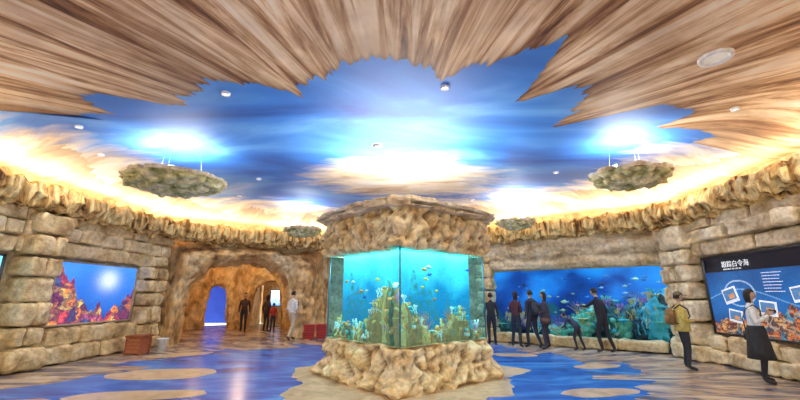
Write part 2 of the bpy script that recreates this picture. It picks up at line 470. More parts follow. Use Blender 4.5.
# ------------------------------------------------------------ pictures (flat lit surfaces)
def pic_mat(name,strength,rough=.25,base=1.0):
    m,nt,b=base_mat(name)
    at=nt.nodes.new('ShaderNodeAttribute'); at.attribute_name='col'
    n=nt.nodes.new('ShaderNodeTexNoise'); n.inputs['Scale'].default_value=30
    g=nt.nodes.new('ShaderNodeNewGeometry'); nt.links.new(g.outputs['Position'],n.inputs['Vector'])
    c=mixc(nt,at.outputs['Color'],ramp(nt,n.outputs['Fac'],[(.3,(.85,.85,.85)),(.7,(1.1,1.1,1.1))]),1,'MULTIPLY')
    nt.links.new(c,b.inputs['Emission Color']); b.inputs['Emission Strength'].default_value=strength
    nt.links.new(mixc(nt,(0,0,0),c,base),b.inputs['Base Color'])
    b.inputs['Roughness'].default_value=rough
    return m
def picture(name,o,d,u0,u1,out,z0,z1,nu,nv,fn,mat,parent=None,curve=0):
    d=Vector((d[0],d[1],0)).normalized(); nr=Vector((d.y,-d.x,0)); o=Vector((o[0],o[1],0))
    V=[];C=[];F=[]
    for j in range(nv+1):
        for i in range(nu+1):
            u=i/nu; v=j/nv
            oo=out-curve*(1-(2*u-1)**2)
            V.append(o+d*(u0+(u1-u0)*u)+nr*oo+Vector((0,0,z0+(z1-z0)*v)))
            c=fn(u,v); C+= [max(0,c[0]),max(0,c[1]),max(0,c[2]),1]
    for j in range(nv):
        for i in range(nu):
            k=j*(nu+1)+i; F.append((k,k+1,k+nu+2,k+nu+1))
    ob=mk(name,V,F,mat,parent,False)
    a=ob.data.attributes.new('col','FLOAT_COLOR','POINT'); a.data.foreach_set('color',C)
    return ob
def lerp3(a,b,t):
    t=max(0,min(1,t)); return tuple(a[k]*(1-t)+b[k]*t for k in range(3))
def nz(u,v,s,o): return noise.fractal(Vector((u*s,v*s,o)),1,2,4)
def cell(u,v,s,o):
    d,p=noise.voronoi(Vector((u*s,v*s,o))); return d[0],noise.noise(p[0]*7.3)
def reef_pic(u,v,asp=1.6,seed=0):
    water=lerp3((.01,.05,.30),(.04,.22,.72),v+.25*nz(u,v,2,seed))
    gl=math.exp(-((u-.62)**2*60+(v-.74)**2*30)); water=lerp3(water,(.75,.85,.95),gl*.7)
    U=u*asp+.10*nz(u*3,v*3,3,seed+1); Vv=v+.10*nz(u*3,v*3,3,seed+9)
    h=.20+.85*max(0,.45-u)*2.0+.9*max(0,u-.80)*2.2+.25*nz(u*asp,0,5,seed+3)
    if v<h:
        d,c=cell(U,Vv,7,seed)
        cols=[(.80,.10,.10),(.90,.30,.06),(.75,.18,.28),(.30,.06,.12),(.90,.62,.15),(.05,.12,.30)]
        k=cols[int(abs(c)*60)%6]
        rid=1-min(1,abs(nz(U,Vv,11,seed+5))*4)
        s=.25+.75*rid
        return lerp3((.05,.02,.08),tuple(x*1.1 for x in k),s*max(.3,1.2-d*1.3))
    return water
def frame_box(bm,o,d,u0,u1,z0,z1,out,t=.06,th=.06,mi=0):
    d=Vector((d[0],d[1],0)).normalized(); nr=Vector((d.y,-d.x,0)); o=Vector((o[0],o[1],0))
    def b(ua,ub,za,zb):
        M=Matrix((( d.x,nr.x,0,0),(d.y,nr.y,0,0),(0,0,1,0),(0,0,0,1)))
        c=o+d*((ua+ub)/2)+nr*out+Vector((0,0,(za+zb)/2)); M.translation=c
        boxm(bm,M,(ub-ua,th,zb-za),mi,.008)
    b(u0-t,u1+t,z1,z1+t); b(u0-t,u1+t,z0-t,z0); b(u0-t,u0,z0,z1); b(u1,u1+t,z0,z1)
M_DARK=plain('dark_frame',(.03,.03,.035),.4)
M_PIC=pic_mat('screen_image',1.3)
def dirv(a,b): return (b[0]-a[0],b[1]-a[1])
ds=dirv(OUT[1],OUT[2])
scr=empty('wall_projection_screen')
picture('image',OUT[1],ds,1.15,3.82,.14,.92,2.44,190,110,lambda u,v: reef_pic(u,v,1.7,2),M_PIC,scr)
bm=bmesh.new(); frame_box(bm,OUT[1],ds,1.15,3.82,.92,2.44,.12,.05,.12); bm_obj('frame',bm,plain('stone_frame',(.5,.4,.28),.7),scr)
ds0=dirv(OUT[0],OUT[1])
win=empty('window_left_aquarium')
picture('image',OUT[0],ds0,8.5,10.75,.14,.92,2.44,90,60,lambda u,v: lerp3((.02,.25,.7),(.2,.75,1.0),v+.3*nz(u,v,3,8)) if v>.25+.3*nz(u,0,5,1) else (.03,.18,.25),M_PIC,win)
bm=bmesh.new(); frame_box(bm,OUT[0],ds0,8.5,10.75,.92,2.44,.12,.05,.12); bm_obj('frame',bm,M_DARK,win)
gs=empty('gallery_screen')
picture('image',(-8.4,24.0),(1,0),.55,1.35,.16,1.05,1.95,30,30,lambda u,v: lerp3((.1,.3,.8),(.9,.95,1),v+.4*nz(u,v,4,3)),pic_mat('gallery_image',2.0),gs)
bm=bmesh.new(); frame_box(bm,(-8.4,24.0),(1,0),.55,1.35,1.05,1.95,.13,.05,.10); bm_obj('frame',bm,M_DARK,gs)

# right information panel
dr=dirv(OUT[6],OUT[7])
pan=empty('information_panel')
def panel_fn(u,v):
    if v>.80: return (.004,.007,.02)
    base=lerp3((.01,.05,.20),(.02,.16,.50),1-abs(v-.45)*1.6+.5*nz(u*2,v,2,4))
    h=.18+.12*nz(u*2.5,0,5,12)
    U=u*2.4+.08*nz(u*8,v*3,3,2)
    if v<h+(.16 if .3<u<.6 else 0):
        d,c=cell(U,v,13,6)
        k=[(.85,.25,.08),(.9,.5,.2),(.15,.45,.65),(.7,.5,.35)][int(abs(c)*60)%4]
        return lerp3((.05,.03,.05),k,(1-min(1,abs(nz(U,v,14,3))*3.5))*.9+.1)
    if abs(math.hypot((u-.22)*1.6,(v-.52))-.16)<.008: return (.4,.6,.8)
    if abs(v-.45-.12*math.sin(u*7))<.006: return (.2,.45,.75)
    return base
picture('image',OUT[6],dr,1.35,5.6,.14,.74,2.52,260,110,panel_fn,pic_mat('panel_image',.7,.25,.5),pan)
bm=bmesh.new(); frame_box(bm,OUT[6],dr,1.35,5.6,.74,2.52,.12,.05,.12); bm_obj('frame',bm,M_DARK,pan)
M_WHITE=plain('white_print',(.9,.92,.95),.5,0,.5)
def on_text(txt,u,z,size,parent,a=OUT[6],b=OUT[7]):
    c=bpy.data.curves.new('caption','FONT'); c.body=txt; c.size=size; c.materials.append(M_WHITE); c.extrude=.002
    o=bpy.data.objects.new('caption',c); COL.objects.link(o)
    p,d,nr=on(a,b,u,.16,z)
    o.matrix_world=Matrix(((d.x,0,nr.x,p.x),(d.y,0,nr.y,p.y),(0,1,0,p.z),(0,0,0,1)))
    o.parent=parent
on_text('跟踪白令海',1.95,2.28,.16,pan)
on_text('SEARCHING THE DEEP SEA',1.98,2.21,.045,pan)
for k in range(7):
    on_text('marine life of the coral reef and open sea'[:42-3*(k%3)],3.0,2.08-.065*k,.028,pan)
def photo_tile(u,z,w,h,ang,parent,a,b,out=.17):
    bm=bmesh.new(); p,d,nr=on(a,b,u,out,z)
    M=Matrix(((d.x,nr.x,0,p.x),(d.y,nr.y,0,p.y),(0,0,1,p.z),(0,0,0,1)))@Matrix.Rotation(ang,4,'Y')
    boxm(bm,M,(w,.02,h),0,.004)
    boxm(bm,M@Matrix.Translation((0,.011,.01)),(w*.84,.008,h*.72),1,0)
    boxm(bm,M@Matrix.Translation((w*.12,.013,-.03)),(w*.4,.009,h*.3),2,0)
    bm_obj('photo_tile',bm,[M_WHITE,plain('tile_blue',(.1,.25,.5),.4,0,.4),plain('tile_coral',(.7,.35,.15),.4,0,.4)],parent,False)
photo_tile(2.05,1.62,.42,.34,-.25,pan,OUT[6],OUT[7]); photo_tile(2.1,1.15,.38,.28,.15,pan,OUT[6],OUT[7])
photo_tile(3.0,1.35,.4,.3,.1,pan,OUT[6],OUT[7]); photo_tile(3.8,1.65,.4,.3,-.15,pan,OUT[6],OUT[7])

# ------------------------------------------------------------ glass
def glass_mat(name,tint=(.86,.97,1),glow=None,gs=0):
    m=bpy.data.materials.new(name); m.use_nodes=True; nt=m.node_tree; nt.nodes.clear()
    o=nt.nodes.new('ShaderNodeOutputMaterial'); t=nt.nodes.new('ShaderNodeBsdfTransparent'); t.inputs[0].default_value=c4(tint)
    g=nt.nodes.new('ShaderNodeBsdfGlossy'); g.inputs['Roughness'].default_value=.01
    f=nt.nodes.new('ShaderNodeFresnel'); f.inputs[0].default_value=1.2
    mx=nt.nodes.new('ShaderNodeMixShader')
    src=t.outputs[0]
    if glow:
        e=nt.nodes.new('ShaderNodeEmission'); e.inputs[0].default_value=c4(glow); e.inputs[1].default_value=gs
        ad=nt.nodes.new('ShaderNodeAddShader'); nt.links.new(t.outputs[0],ad.inputs[0]); nt.links.new(e.outputs[0],ad.inputs[1]); src=ad.outputs[0]
    nt.links.new(f.outputs[0],mx.inputs[0]); nt.links.new(src,mx.inputs[1]); nt.links.new(g.outputs[0],mx.inputs[2]); nt.links.new(mx.outputs[0],o.inputs[0])
    return m
M_GLASS=glass_mat('aquarium_glass')
M_GLASSW=glass_mat('water_glow_glass',(.62,.95,1.0),(.0,.35,.5),.05)  # weak cyan emission on the pane imitates light scattered by water

# ------------------------------------------------------------ coral / fish generators
def branch(bm,p,d,L,r,depth,mi,spread=.6):
    q=p+d*L
    tube(bm,p,q,r,r*.72,5,mi)
    if depth<=0: return
    for _ in range(2 if R()<.6 else 3):
        nd=(d+Vector((R()-.5,R()-.5,(R()-.3)*.6))*2*spread).normalized()
        if nd.z<.05: nd.z=.15; nd.normalize()
        branch(bm,q-d*L*.05,nd,L*(.65+.25*R()),r*.72,depth-1,mi,spread)
def sponge(bm,p,h,r,mi):
    for k in range(4+int(R()*3)):
        a=R()*6.28; b=Vector((math.cos(a),math.sin(a),0))*r*1.5
        tube(bm,p+b*.4,p+b*(1+.6*R())+Vector((0,0,h*(.5+.6*R()))),r*.5,r*.75,8,mi)
def table_coral(bm,p,r,mi):
    tube(bm,p,p+Vector((0,0,r*.6)),r*.15,r*.3,8,mi)
    lump(bm,p+Vector((0,0,r*.7)),(r,r,r*.16),2,r*.08,4/r*.5,mi)
def fan(bm,p,h,ang,mi):
    d=Vector((math.cos(ang),math.sin(ang),0))
    for k in range(11):
        a=-1.1+2.2*k/10; q=p
        for s in range(4):
            a2=a*(.4+.25*s)+(R()-.5)*.2; e=q+(d*math.sin(a2)+Vector((0,0,math.cos(a2))))*h*.28
            tube(bm,q,e,.010-.0018*s,.008-.0018*s,4,mi); q=e
def fish(bm,p,d,L,mi):
    d=Vector(d).normalized(); side=d.cross(Vector((0,0,1))).normalized(); up=side.cross(d)
    N=8;rings=[]
    for i in range(N+1):
        t=i/N; h=L*.24*math.sin(math.pi*min(1,t*.93+.05))**.8; 
        if i==N: h=L*.05
        w=h*.4; ring=[]
        for k in range(8):
            a=2*math.pi*k/8
            ring.append(bm.verts.new(p+d*(.5-t)*L+up*h*math.sin(a)+side*w*math.cos(a)))
        rings.append(ring)
    for i in range(N):
        for k in range(8):
            f=bm.faces.new((rings[i][k],rings[i][(k+1)%8],rings[i+1][(k+1)%8],rings[i+1][k])); f.material_index=mi
    c=p-d*L*.46
    v=[bm.verts.new(c+d*.0),bm.verts.new(c-d*L*.25+up*L*.2),bm.verts.new(c-d*L*.16),bm.verts.new(c-d*L*.25-up*L*.2)]
    f=bm.faces.new((v[0],v[1],v[2])); f.material_index=mi
    f=bm.faces.new((v[0],v[2],v[3])); f.material_index=mi
    v=[bm.verts.new(p+d*L*.15+up*L*.2),bm.verts.new(p-d*L*.1+up*L*.36),bm.verts.new(p-d*L*.28+up*L*.12)]
    f=bm.faces.new(v); f.material_index=mi

# ------------------------------------------------------------ central tank
ROT=math.radians(-4)
def sq(hd,r=.12):
    pts=[]
    for k in range(4):
        a=ROT-math.pi/2-k*math.pi/2
        pts.append((TX+hd*math.cos(a),TY+hd*math.sin(a)))
    pts=pts[::-1]
    out=[]
    for i in range(4):
        a=Vector(pts[(i-1)%4]);b=Vector(pts[i]);c=Vector(pts[(i+1)%4])
        p0=b+(a-b).normalized()*r; p1=b+(c-b).normalized()*r
        for t in (0,.33,.66,1):
            q=p0*(1-t)**2+b*2*t*(1-t)+p1*t*t; out.append((q.x,q.y))
    return out
tank=empty('central_aquarium')
def rk2(p,f):
    d=noise.voronoi(Vector((p.x,p.y,p.z*1.2))*f)[0]
    return min(1,(d[1]-d[0])*1.5)*.9+noise.fractal(p*f*1.7,1,2,5)*.8-.55
sweep('rock_base',sq(1.88,.35),[(.16,0),(.22,.1),(.05,.35),(.05,.6),(.0,.72),(-.25,.75)],M_TANKROCK,True,step=.04,pstep=.04,disp=.16,f=2.6,fn=rk2,parent=tank)
mk('base_slab',[(x,y,.74) for x,y in sq(1.8)],[tuple(range(16))],M_TANKROCK,tank,False)
sweep('rock_canopy',sq(2.08,.55),[(-.34,2.48),(-.08,2.46),(-.02,2.56),(.02,2.9),(-.01,3.12),(-.02,3.26)],M_TANKROCK,True,step=.04,pstep=.04,disp=.13,f=2.9,fn=rk2,parent=tank)
mk('canopy_soffit',[(x,y,2.49) for x,y in sq(1.74)],[tuple(range(16))],plain('soffit',(.1,.25,.3),.6),tank,False)
bm=bmesh.new()
cr=sq(2.30,.95)
for k in range(16):
    a=cr[k]; b=cr[(k+1)%16]
    course(bm,a,b,3.20,3.28,.03,.5,.40,.02); course(bm,a,b,3.265,3.34,.12,.5,.36,.02); course(bm,a,b,3.325,3.39,.05,.5,.42,.02)
bm_obj('cornice_slabs',bm,M_PALE,tank)
mk('canopy_top',[(x,y,3.33) for x,y in sq(2.2,.95)],[tuple(range(16))],M_PALE,tank,False)
g=sq(1.72,.015)
V=[(x,y,.73) for x,y in g]+[(x,y,2.51) for x,y in g]
mk('glass',V,[(i,(i+1)%16,(i+1)%16+16,i+16) for i in range(16)],M_GLASSW,tank,False)
bm=bmesh.new()
for k in range(4):
    a=ROT+k*math.pi/2; tube(bm,(TX+1.715*math.cos(a),TY+1.715*math.sin(a),.73),(TX+1.715*math.cos(a),TY+1.715*math.sin(a),2.51),.016,.016,8)
bm_obj('glass_edges',bm,plain('silicone_seam',(.05,.2,.26),.3),tank)
M_CORE=pic_mat('water_glow_backdrop',1.1,.8,.25)  # self-glowing panel; light fading downward through water is put into its colour
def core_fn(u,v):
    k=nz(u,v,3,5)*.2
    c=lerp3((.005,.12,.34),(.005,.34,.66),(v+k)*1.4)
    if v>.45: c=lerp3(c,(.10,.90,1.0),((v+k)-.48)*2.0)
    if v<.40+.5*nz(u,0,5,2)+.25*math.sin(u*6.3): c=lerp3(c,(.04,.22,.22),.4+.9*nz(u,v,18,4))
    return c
HC=1.40
core=[(TX+HC*math.cos(ROT-math.pi/2+k*math.pi/2),TY+HC*math.sin(ROT-math.pi/2+k*math.pi/2)) for k in range(4)]
for k in range(4):
    a=core[k];b=core[(k+1)%4]; d=dirv(a,b)
    picture('water_glow_backdrop',a,d,0,math.hypot(*d),0,.74,2.49,80,70,core_fn,M_CORE,tank)
CORM=[plain('reef_rock',(.26,.30,.20),.9),plain('staghorn',(.76,.95,.90),.6,0,.2),plain('soft_coral',(.95,.72,.28),.6,0,.14),plain('tube_sponge',(.70,.34,.55),.6,0,.08),plain('brown_coral',(.65,.42,.17),.8,0,.06),plain('teal_coral',(.14,.66,.64),.6,0,.12),plain('orange_coral',(.92,.38,.10),.6,0,.1)]
bm=bmesh.new()
RC=1.555
for k in range(4):
    a0=ROT-math.pi/2+k*math.pi/2
    A=Vector((TX+RC*math.cos(a0),TY+RC*math.sin(a0),0)); B=Vector((TX+RC*math.cos(a0+math.pi/2),TY+RC*math.sin(a0+math.pi/2),0))
    nn=21
    for i in range(nn):
        t=.03+.92*i/(nn-1)
        p=A.lerp(B,t)
        tall=0
        if k==3: tall=1.05*max(0,(t-.50)/.50)**.8*(1 if t<.9 else .85)
        if k==0: tall=.50*max(0,1-t/.35)+.35*math.exp(-((t-.72)/.12)**2)
        if k in(1,2): tall=.5*math.exp(-((t-.5)/.2)**2)
        hh=.12+.18*R()+tall
        lump(bm,(p.x,p.y,.75+hh*.45),(.085,.085,hh*.62),3,.035,6,random.choice([0,4,4,2]))
        for z in [hh*1.05]+([hh*.8,hh*.6,hh*.42] if tall>.3 else []) + [hh*.25]:
            off=(p-Vector((TX,TY,0))).normalized()*(.0 if z>hh else .03)
            q=Vector((p.x,p.y,.75+z))+off
            kind=R()
            if kind<.46:
                mi=random.choice([1,1,2,5,6,4])
                for _ in range(3): branch(bm,q+Vector(((R()-.5)*.08,(R()-.5)*.08,-.04)),Vector(((R()-.5)*.6,(R()-.5)*.6,1)).normalized(),.062,.013,3,mi,.5)
            elif kind<.56: sponge(bm,q-Vector((0,0,.06)),.20,.026,random.choice([3,2,1]))
            elif kind<.66: table_coral(bm,q,.085,random.choice([4,5,2]))
            elif kind<.78: fan(bm,q-Vector((0,0,.03)),.24,a0+math.pi*.75,random.choice([3,2,6]))
            else:
                for _ in range(6): lump(bm,q+Vector(((R()-.5)*.13,(R()-.5)*.13,(R()-.3)*.08)),(.045,.045,.04),2,.014,10,random.choice([1,2,5,6]))
reef=bm_obj('coral_reef',bm,CORM,tank)
bm=bmesh.new()
FM=[plain('fish_yellow',(.95,.75,.08),.4),plain('fish_blue',(.05,.2,.8),.4),plain('fish_orange',(.95,.3,.05),.4),plain('fish_silver',(.6,.7,.75),.3)]
for k in range(4):
    a0=ROT-math.pi/2+k*math.pi/2
    for _ in range(8):
        t=.1+.8*R(); rr=1.57
        A=Vector((rr*math.cos(a0),rr*math.sin(a0),0));B=Vector((rr*math.cos(a0+math.pi/2),rr*math.sin(a0+math.pi/2),0))
        p=A.lerp(B,t)+Vector((TX,TY,1.35+.85*R())); dd=(B-A)*(1 if R()<.5 else -1)+Vector((0,0,R()-.5))
        fish(bm,p,dd,.08+.07*R(),int(R()*4))
bm_obj('tropical_fish',bm,FM,tank)
for k in range(4):
    a0=ROT-math.pi/4+k*math.pi/2; rr=1.10
    area('tank_lamp',(TX+rr*math.cos(a0),TY+rr*math.sin(a0),2.47),(0,0,a0+math.pi/2),2.0,.16,36,(.62,.96,1.0),tank)
    r2=1.0; back=math.sin(a0)>0
    area('canopy_uplight',(TX+r2*math.cos(a0),TY+r2*math.sin(a0),3.48),(math.pi-(.6 if back else .3),0,a0+math.pi/2),2.2,.35,125 if back else 42,(1.0,.95,.88),tank)

# ------------------------------------------------------------ big reef window (right)
dw=dirv(OUT[5],OUT[6]); WL=math.hypot(*dw)
aq=empty('reef_aquarium_window')
M_DEEP=pic_mat('deep_water_glow',.8,.8,.3)  # emissive backdrop; brighter lit water near the top is painted as a gradient
def deep_fn(u,v):
    k=nz(u*2.4,v,2.5,15)
    c=lerp3((.002,.018,.14),(.006,.11,.58),v*1.0+k*.7)
    c=lerp3(c,(.02,.38,.98),(v-.58+k*.5)*1.5)
    hh=.28+.35*max(0,u-.45)*1.6+.35*nz(u*2.4,0,4,3)
    if v<hh: c=lerp3(c,(.01,.10,.14),.55+nz(u*2.4,v,9,5))
    return c
picture('water_glow_backdrop',OUT[5],dw,-1.6,WL+1.6,-1.6,.02,3.0,160,60,deep_fn,M_DEEP,aq,curve=1.2)
def wq(u,out,z): return on(OUT[5],OUT[6],u,out,z)[0]
mk('glass',[wq(.25,-.08,.3),wq(WL-.2,-.08,.3),wq(WL-.2,-.08,2.58),wq(.25,-.08,2.58)],[(0,1,2,3)],M_GLASS,aq,False)
mk('tank_bed',[wq(-1.5,-.1,.25),wq(WL+1.5,-.1,.25),wq(WL+1.5,-3.2,.25),wq(-1.5,-3.2,.25)],[(0,1,2,3)],plain('gravel',(.15,.18,.16),.9),aq,False)
mk('tank_lid',[wq(-1.5,-.3,3.0),wq(WL+1.5,-.3,3.0),wq(WL+1.5,-3.2,3.0),wq(-1.5,-3.2,3.0)],[(0,1,2,3)],M_DARK,aq,False)
DM=[plain('blue_reef_rock',(.05,.14,.14),.9),plain('sea_green_coral',(.14,.50,.32),.7,0,.05),plain('pale_coral',(.50,.65,.50),.7,0,.03),plain('dark_reef',(.02,.06,.08),.9),plain('coral_teal',(.04,.42,.50),.6,0,.05),plain('coral_gold',(.65,.48,.18),.7,0,.03),plain('coral_purple',(.40,.15,.45),.7,0,.05)]
bm=bmesh.new()
NN=64
for i in range(NN):
    u=.15+(WL-.25)*(i/(NN-1))+(R()-.5)*.3
    prof=.30+1.5*max(0,(u/WL-.40))*1.5+.22*math.sin(u*2.3)
    prof=max(.18,min(1.85,prof))
    out=-.7-1.1*R(); h=prof*(.55+.6*R())
    p=wq(u,out,.25+h*.45)
    lump(bm,p,(.24+.14*R(),.24+.14*R(),max(.16,h*.6)),4,.10,3.6,random.choice([0,0,3,3,1,4]))
    for z in [h*1.0]+([h*.65,h*.35] if h>.6 else [h*.4]):
        q=wq(u+.3*(R()-.5),out+(.0 if z>=h else .25),.25+z)
        kk=R()
        if kk<.5:
            mi=random.choice([1,2,4,5,6])
            for _ in range(3): branch(bm,q+Vector(((R()-.5)*.25,(R()-.5)*.25,-.05)),Vector(((R()-.5)*.8,(R()-.5)*.8,1)).normalized(),.12,.024,3,mi)
        elif kk<.65: table_coral(bm,q,.22,random.choice([1,4,5]))
        elif kk<.8: fan(bm,q,.45,math.atan2(dw[1],dw[0]),random.choice([6,5,2]))
        else:
            for _ in range(6): lump(bm,q+Vector(((R()-.5)*.4,(R()-.5)*.4,(R()-.5)*.2)),(.10,.10,.09),2,.03,7,random.choice([1,2,4,5]))
bm_obj('coral_reef',bm,DM,aq)
bm=bmesh.new()
for i in range(46):
    u=.4+(WL-.8)*R(); p=wq(u,-.5-1.3*R(),.9+1.5*R()); s=1 if R()<.6 else -1
    fish(bm,p,Vector((dw[0]*s,dw[1]*s,(R()-.5)*.8)),.09+.12*R()*R()*1.6,int(R()*4))
bm_obj('reef_fish',bm,[plain('fish_y2',(.6,.7,.3),.4),plain('fish_b2',(.1,.35,.8),.4),plain('fish_d2',(.03,.06,.12),.4),plain('fish_s2',(.4,.55,.65),.3)],aq)
pc=wq(WL/2,-1.2,2.95)
area('reef_lamp',pc,(0,0,math.atan2(dw[1],dw[0])),WL,.9,150,(.20,.56,1.0),aq)

# ------------------------------------------------------------ hanging rock islands with uplights
def island(x,y,z,w,h,power,col=(1.0,.97,.92)):
    e=empty('hanging_rock_island')
    bm=bmesh.new()
    t=bmesh.new(); bmesh.ops.create_icosphere(t,subdivisions=5,radius=1)
    for v in t.verts:
        n=v.co.copy()
        zz=n.z
        zz=zz*.25 if zz>0 else -abs(zz)**1.15*.9
        wv=Vector((x+n.x*w/2,y+n.y*w/2*.85,z+zz*h))
        v.co=wv+n*rk2(wv,3.8)*.11
    me=bpy.data.meshes.new('t'); t.to_mesh(me); t.free(); bm.from_mesh(me)
    for k in range(16):
        a=k*2*math.pi/16+R()*.2
        block(bm,(x+math.cos(a)*w*.43,y+math.sin(a)*w*.37,z+.02+R()*.05),(w*.2,w*.13,.10),a+math.pi/2,.03,f=4,n=4,mi=1)
    bm_obj('rock',bm,[M_MOSS,M_PALE],e)
    bm=bmesh.new(); ct=cz(x,y)
    for k in range(3):
        a=k*2.09+.4; tube(bm,(x+math.cos(a)*w*.25,y+math.sin(a)*w*.22,z),(x+math.cos(a)*w*.2,y+math.sin(a)*w*.18,ct),.004,.004,6)
    bm_obj('hanging_rods',bm,plain('steel_wire',(.45,.5,.6),.5),e)
    bm=bmesh.new()
    for k in range(4):
        a=k*1.57+.3; tube(bm,(x+math.cos(a)*w*.22,y+math.sin(a)*w*.2,z+.08),(x+math.cos(a)*w*.25,y+math.sin(a)*w*.23,z+.22),.05,.07,10)
    bm_obj('floodlights',bm,plain('lamp_body',(.9,.93,.95),.4,0,2.5),e)
    area('uplight',(x,y,z+.25),(math.pi,0,0),w*.55,w*.45,power,col,e)
island(-5.25,8.5,4.2,2.25,.36,95)
island(5.15,8.1,4.2,1.7,.34,85)
island(-3.6,13.9,3.95,1.4,.28,38)
island(3.9,12.6,4.0,1.3,.28,38)

# ------------------------------------------------------------ cove lights above ledge
cols=(1.0,.80,.55)
for a,b in zip(OUT[:-1],OUT[1:]):
    L=math.hypot(b[0]-a[0],b[1]-a[1]); n=max(1,round(L/3.0))
    for k in range(n):
        p,d,nr=on(a,b,L*(k+.5)/n,.46,4.08)
        area('cove_lamp',p,(math.pi,0,math.atan2(d.y,d.x)),L/n*.95,.12,14*L/n,cols)

# ------------------------------------------------------------ ceiling fittings
M_LAMP=plain('lamp_glass',(1,.97,.9),.4,0,2.5); M_RING=plain('white_ring',(.85,.85,.85),.4)
def downlight(x,y,r,power,big=False):
    z=cz(x,y); e=empty('ceiling_light')
    bm=bmesh.new(); N=32; prof=[(r*.72,-.01),(r*.80,-.035),(r,-.03),(r*1.04,0),(r*1.04,.01)]
    rg=[[bm.verts.new((x+q*math.cos(2*math.pi*i/N),y+q*math.sin(2*math.pi*i/N),z+h-.012)) for i in range(N)] for q,h in prof]
    for j in range(len(prof)-1):
        for i in range(N): bm.faces.new((rg[j][i],rg[j][(i+1)%N],rg[j+1][(i+1)%N],rg[j+1][i]))
    bm_obj('ring',bm,M_RING,e)
    bm=bmesh.new(); bm.faces.new([bm.verts.new((x+r*.73*math.cos(-2*math.pi*i/N),y+r*.73*math.sin(-2*math.pi*i/N),z-.02)) for i in range(N)])
    bm_obj('lens',bm,M_LAMP if not big else plain('grille',(.8,.75,.65),.5,0,.3),e,False)
    l=bpy.data.lights.new('spot','SPOT'); l.energy=power; l.spot_size=2.6; l.spot_blend=.9; l.color=(1,.93,.82); l.shadow_soft_size=.25
    o=bpy.data.objects.new('spot',l); COL.objects.link(o); o.location=(x,y,z-.06); o.parent=e
downlight(4.62,4.88,.21,170,True)
for x,y in [(.75,5.7),(-7.2,8.6),(-6.6,7.2),(-4.2,10.8),(4.4,10.2),(6.6,9.2),(-5.6,12.8),(2.6,13.2),(-1.5,14.2),(6.2,6.4),(-3.0,5.9),(-7.0,4.5),(0,2.0),(5,1.5),(-5,1.5)]:  # includes extra downlights added to spread and raise the fill light
    downlight(x,y,.07,152)
e=empty('smoke_detector'); bm=bmesh.new(); z=cz(-.53,8.2)
sph(bm,(-.53,8.2,z-.02),(.11,.11,.06),0,20,10); tube(bm,(-.53,8.2,z-.03),(-.53,8.2,z+.01),.13,.13,20,1); bm_obj('dome',bm,[plain('dome_dark',(.12,.12,.13),.2),M_RING],e)

# ------------------------------------------------------------ people
SK=(.62,.40,.28)
def skin_mesh(verts,edges,rad,roots,sub=2):
    me=bpy.data.meshes.new('sk'); me.from_pydata([tuple(v) for v in verts],edges,[]); me.update()
    o=bpy.data.objects.new('sk',me); COL.objects.link(o)
    o.modifiers.new('s','SKIN'); 
    sv=me.skin_vertices[0].data
    for i,r in enumerate(rad): sv[i].radius=(r,r) if not isinstance(r,tuple) else r; sv[i].use_root=(i in roots)
    o.modifiers['s'].use_smooth_shade=True
    s=o.modifiers.new('d','SUBSURF'); s.levels=sub; s.render_levels=sub
    bpy.context.view_layer.update()
    dg=bpy.context.evaluated_depsgraph_get()
    out=bpy.data.meshes.new_from_object(o.evaluated_get(dg))
    bpy.data.objects.remove(o); bpy.data.meshes.remove(me)
    return out
def segd(p,a,b):
    ab=b-a; t=max(0,min(1,(p-a).dot(ab)/max(1e-9,ab.dot(ab)))); return (p-(a+ab*t)).length,t
